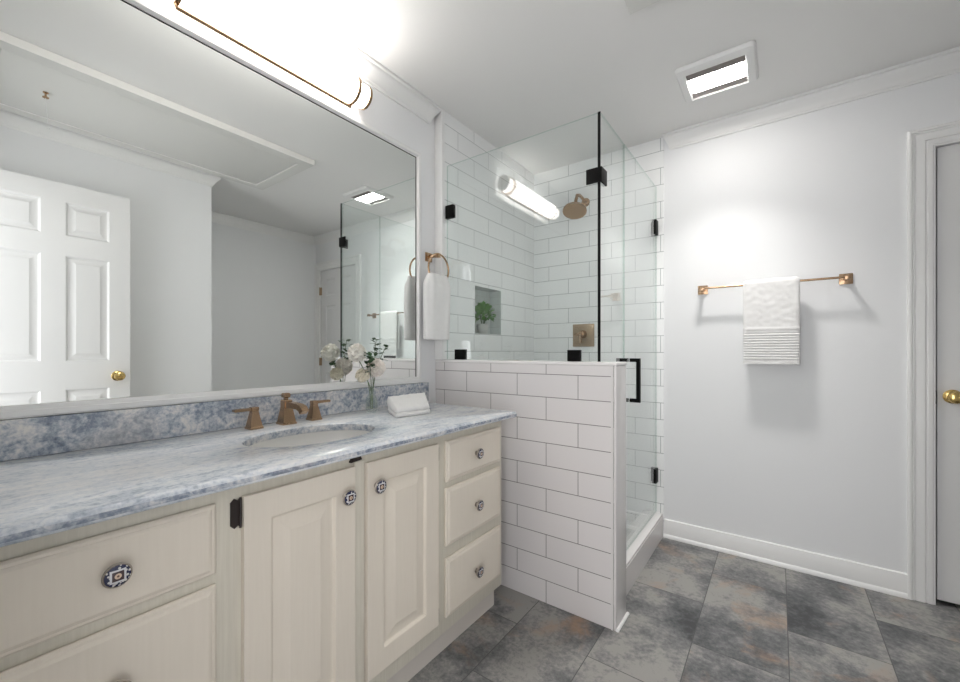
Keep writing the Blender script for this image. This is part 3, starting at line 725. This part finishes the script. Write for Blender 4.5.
# ------------------------------------------------------------------ towel bar with towel
BY, BZ = F - .072, 1.500
tb = thing('towel_bar', (1.482, F, BZ), 'thin bronze towel bar on the painted far wall', 'towel bar')
MB().tube([(1.168, BY, BZ), (1.798, BY, BZ)], .0058, 12).build('bar', 'bronze', tb)
for x in (1.168, 1.794):
    MB().box(x - .026, x + .026, F - .007, F - .0005, BZ - .026, BZ + .026, .002).box(x - .020, x + .020, F - .012, F - .007, BZ - .020, BZ + .020, .002).box(x - .009, x + .009, BY - .004, F - .011, BZ - .009, BZ + .009, .002).box(x - .012, x + .012, BY - .012, BY + .010, BZ - .012, BZ + .012, .003).build('post', 'bronze', tb)
def bar_towel():
    b = MB(); x0, x1 = 1.372, 1.612; T = .011; n_w = 36
    path = []
    zb = 1.075
    for i in range(170): path.append((BY - .013, zb + (BZ - zb) * i / 169, 0, i / 169))
    for i in range(1, 10): a = PI * i / 10; path.append((BY - .013 * math.cos(a), BZ + .013 * math.sin(a), a, 1))
    for i in range(40): path.append((BY + .013, BZ - (BZ - 1.16) * i / 39, PI, 1))
    outer = []; inner = []
    for k, (y, z, a, s_) in enumerate(path):
        ny, nz_ = -math.cos(a), math.sin(a); ro = []; ri = []
        for j in range(n_w + 1):
            u = j / n_w; x = x0 + (x1 - x0) * u
            edge = min(u, 1 - u); th = T * (.45 + .55 * min(1, edge / .06))
            w_ = .0022 * noise.noise(Vector((x * 22, z * 8, 1))) + .0016 * noise.noise(Vector((x * 60, z * 40, 5)))
            rib = 0
            if a == 0:
                if .40 < s_ < .46: rib = .0016 * (1 if .415 < s_ < .445 else .2)
                elif .06 < s_ < .385: rib = .0030 * (math.sin((s_ - .06) / .325 * 2 * PI * 10))
            ro.append((x + .0022 * math.sin(z * 26) * (1 if u > .5 else -1) * edge * 0, y + ny * (th + w_ + rib), z + nz_ * (th + w_) + (.004 * noise.noise(Vector((x * 14, 2, 2))) if k < 2 else 0)))
            ri.append((x, y + ny * .0015 * 0, z))
        outer.append(ro); inner.append(ri)
    vo = [[b.bm.verts.new(p) for p in r] for r in outer]; vi = [[b.bm.verts.new(p) for p in r] for r in inner]
    K = len(path)
    for i in range(K - 1):
        for j in range(n_w):
            b.bm.faces.new((vo[i][j], vo[i][j + 1], vo[i + 1][j + 1], vo[i + 1][j])); b.bm.faces.new((vi[i][j], vi[i + 1][j], vi[i + 1][j + 1], vi[i][j + 1]))
        for j in (0, n_w): b.bm.faces.new((vo[i][j], vo[i + 1][j], vi[i + 1][j], vi[i][j]))
    for i in (0, K - 1):
        for j in range(n_w): b.bm.faces.new((vo[i][j], vi[i][j], vi[i][j + 1], vo[i][j + 1]))
    return b
tw2 = bar_towel().build('hand_towel', 'terry', angle=80); tag(tw2, 'ribbed white towel draped over the thin bronze bar', 'towel')

# ------------------------------------------------------------------ shower glass
GT, GZ = 1.0975, 2.158
GY0_, GY1_ = 1.690, 1.699
GXR0, GXR1 = .907, .916
def edge_mat(o):
    o.data.materials.append(M['pane_edge']); big = max(p.area for p in o.data.polygons)
    for p in o.data.polygons:
        if p.area < big * .2: p.material_index = 1
def clamp(parent, x0, x1, y0, y1, z0, z1): return MB().box(x0, x1, y0, y1, z0, z1, .0015).build('clamp', 'black', parent)
gf = thing('glass_screen', (.48, 1.695, GT), 'wide fixed glass shower panel standing on the low tiled wall', 'glass panel')
MB().box(XS + .006, GXR0 - .001, GY0_, GY1_, GT + .001, GZ).build('glass', 'pane_front', gf); edge_mat(gf.children[0])
clamp(gf, XS + .0005, .106, GY0_ - .007, GY1_ + .007, 1.868, 1.938)
clamp(gf, .118, .186, GY0_ - .007, GY1_ + .007, GT + .0003, 1.152)
clamp(gf, .768, .826, GY0_ - .007, GY1_ + .007, GT + .0003, 1.148)
gr = thing('glass_return', (.908, 1.88, GT), 'narrow fixed glass panel turning the corner beside the shower door', 'glass panel')
b = MB(); lo = lambda x: [(x, GY0_, GT + .001), (x, 1.806, GT + .001), (x, 1.806, .1432), (x, 2.022, .1432), (x, 2.022, GZ), (x, GY0_, GZ)]
b.loft([lo(GXR0), lo(GXR1)]); edge_mat(b.build('glass', 'pane_front', gr))
MB().box(GXR0 - .002, GXR1 + .001, GY0_ - .0032, GY0_ - .0004, GT + .0006, GZ).build('corner_seal', 'black', gr)
b = MB().box(.856, GXR1 + .009, GY0_ - .010, GY0_ - .0035, 1.858, 1.922, .0015).box(GXR1 + .0015, GXR1 + .009, GY0_ - .0035, 1.748, 1.858, 1.922, .0015); b.build('clamp', 'black', gr)
gd = thing('shower_door', (.908, F - .01, .15), 'hinged glass shower door with a black pull handle', 'shower door')
MB().box(GXR0, GXR1, 2.028, F - .016, .150, GZ).build('glass', 'pane_front', gd); edge_mat(gd.children[0])
for z in (1.905, .375):
    MB().box(GXR0 - .009, GXR1 + .008, 2.635, F - .014, z - .044, z + .044, .003).box(GXR0 - .025, GXR1 + .008, F - .0138, F - .0095, z - .044, z + .044, .001).build('hinge', 'black', gd)
hy = 2.118
b = MB().box(GXR1 + .0002, .966, hy - .009, hy + .009, 1.088, 1.106).box(.948, .966, hy - .009, hy + .009, .884, 1.088).box(GXR1 + .0002, .948, hy - .009, hy + .009, .884, .902)
b.box(.848, GXR0 - .0002, hy - .009, hy + .009, 1.088, 1.106).box(.848, .866, hy - .009, hy + .009, .884, 1.088).box(.866, GXR0 - .0002, hy - .009, hy + .009, .884, .902)
b.build('handle', 'black', gd)

# ------------------------------------------------------------------ shower fittings
YT = F - .0095
sh = thing('rain_shower', (.462, YT, 2.165), 'round bronze shower head on a short arm', 'shower head')
MB().lathe([(.030, YT), (.030, YT - .004), (.026, YT - .010), (.014, YT - .014)], (.455, 0, 2.165), 'y', 28).build('flange', 'bronze', sh)
MB().tube([(.455, YT - .012, 2.165), (.455, YT - .06, 2.178), (.455, YT - .11, 2.182), (.456, YT - .15, 2.168), (.457, YT - .175, 2.125), (.459, YT - .188, 2.085)], .0105, 14).build('arm', 'bronze', sh)
c0 = Vector((.460, YT - .200, 2.052)); ax = Vector((.10, -.42, -1)).normalized(); u_ = ax.orthogonal().normalized(); v_ = ax.cross(u_)
pf = [(.014, -.050), (.018, -.040), (.016, -.030), (.026, -.018), (.066, -.009), (.076, -.004), (.077, .004), (.071, .008), (.069, .0065), (.0005, .0065)]
lp = [[tuple(c0 + ax * h_ + u_ * (r_ * math.cos(2 * PI * j / 40)) + v_ * (r_ * math.sin(2 * PI * j / 40))) for j in range(40)] for r_, h_ in pf]
MB().loft(lp).build('spray_head', 'bronze', sh)
b = MB()
for k, nn in ((.018, 8), (.036, 16), (.054, 24)):
    for j in range(nn):
        p = c0 + ax * .0072 + u_ * (k * math.cos(2 * PI * j / nn)) + v_ * (k * math.sin(2 * PI * j / nn)); b.ball(p, .0018, 1)
b.build('nozzle_plate', 'bronze_dull', sh)
sv = thing('shower_valve', (.440, YT, 1.25), 'square bronze shower valve plate with lever on the tiled wall', 'shower valve')
MB().box(.363, .517, YT - .006, YT - .0003, 1.173, 1.329, .003).box(.372, .508, YT - .0085, YT - .006, 1.182, 1.320, .002).build('plate', 'bronze_dull', sv)
b = MB().lathe([(.028, YT - .0085), (.026, YT - .030), (.020, YT - .046), (.0005, YT - .047)], (.440, 0, 1.258), 'y', 24).build('hub', 'bronze', sv)
MB().box(.432, .448, YT - .062, YT - .0475, 1.195, 1.270, .003).box(.395, .4315, YT - .058, YT - .049, 1.246, 1.262, .003).build('lever', 'bronze', sv)

# ------------------------------------------------------------------ plant in the niche
px, py, pz = .008, 2.098, NZ0 + .0008
pl = thing('potted_plant', (px, py, pz), 'small bushy green plant in a grey pot inside the shower niche', 'plant')
MB().lathe([(.0005, 0), (.026, 0), (.029, .004), (.034, .055), (.036, .058), (.036, .064), (.031, .064), (.030, .056), (.0005, .055)], (px, py, pz), 'z', 24).build('pot', 'pot', pl)
b = MB(); rnd = random.Random(3)
for i in range(230):
    th = rnd.uniform(0, 6.28); ph = rnd.uniform(0, 1.9); rr_ = rnd.uniform(.45, 1.0)
    d = Vector((math.sin(ph) * math.cos(th), math.sin(ph) * math.sin(th), math.cos(ph)))
    p = Vector((px + .004, py, pz + .112)) + Vector((d.x * .042, d.y * .088, d.z * .070)) * rr_
    if not (xi + .004 < p.x): continue
    p.x = min(max(p.x, xi + .018), .052)
    if p.z < pz + .07: p.z = pz + .07 + rnd.uniform(0, .02)
    dd = d + Vector((rnd.uniform(-.5, .5), rnd.uniform(-.5, .5), rnd.uniform(-.2, .7)))
    if dd.x < 0: dd.x *= .2
    leaf(b, p, dd, (rnd.uniform(-.3, .3), rnd.uniform(-.3, .3), 1), rnd.uniform(.024, .036), rnd.uniform(.009, .013), .25)
b.build('leaves', 'leaf', pl, angle=60)
b = MB()
for i in range(9):
    th = i * 2.4; b.tube([(px + .008 * math.cos(th), py + .008 * math.sin(th), pz + .054), (px + .018 * math.cos(th), py + .030 * math.sin(th), pz + .12)], .0013, 5)
b.build('stems', 'stem', pl)
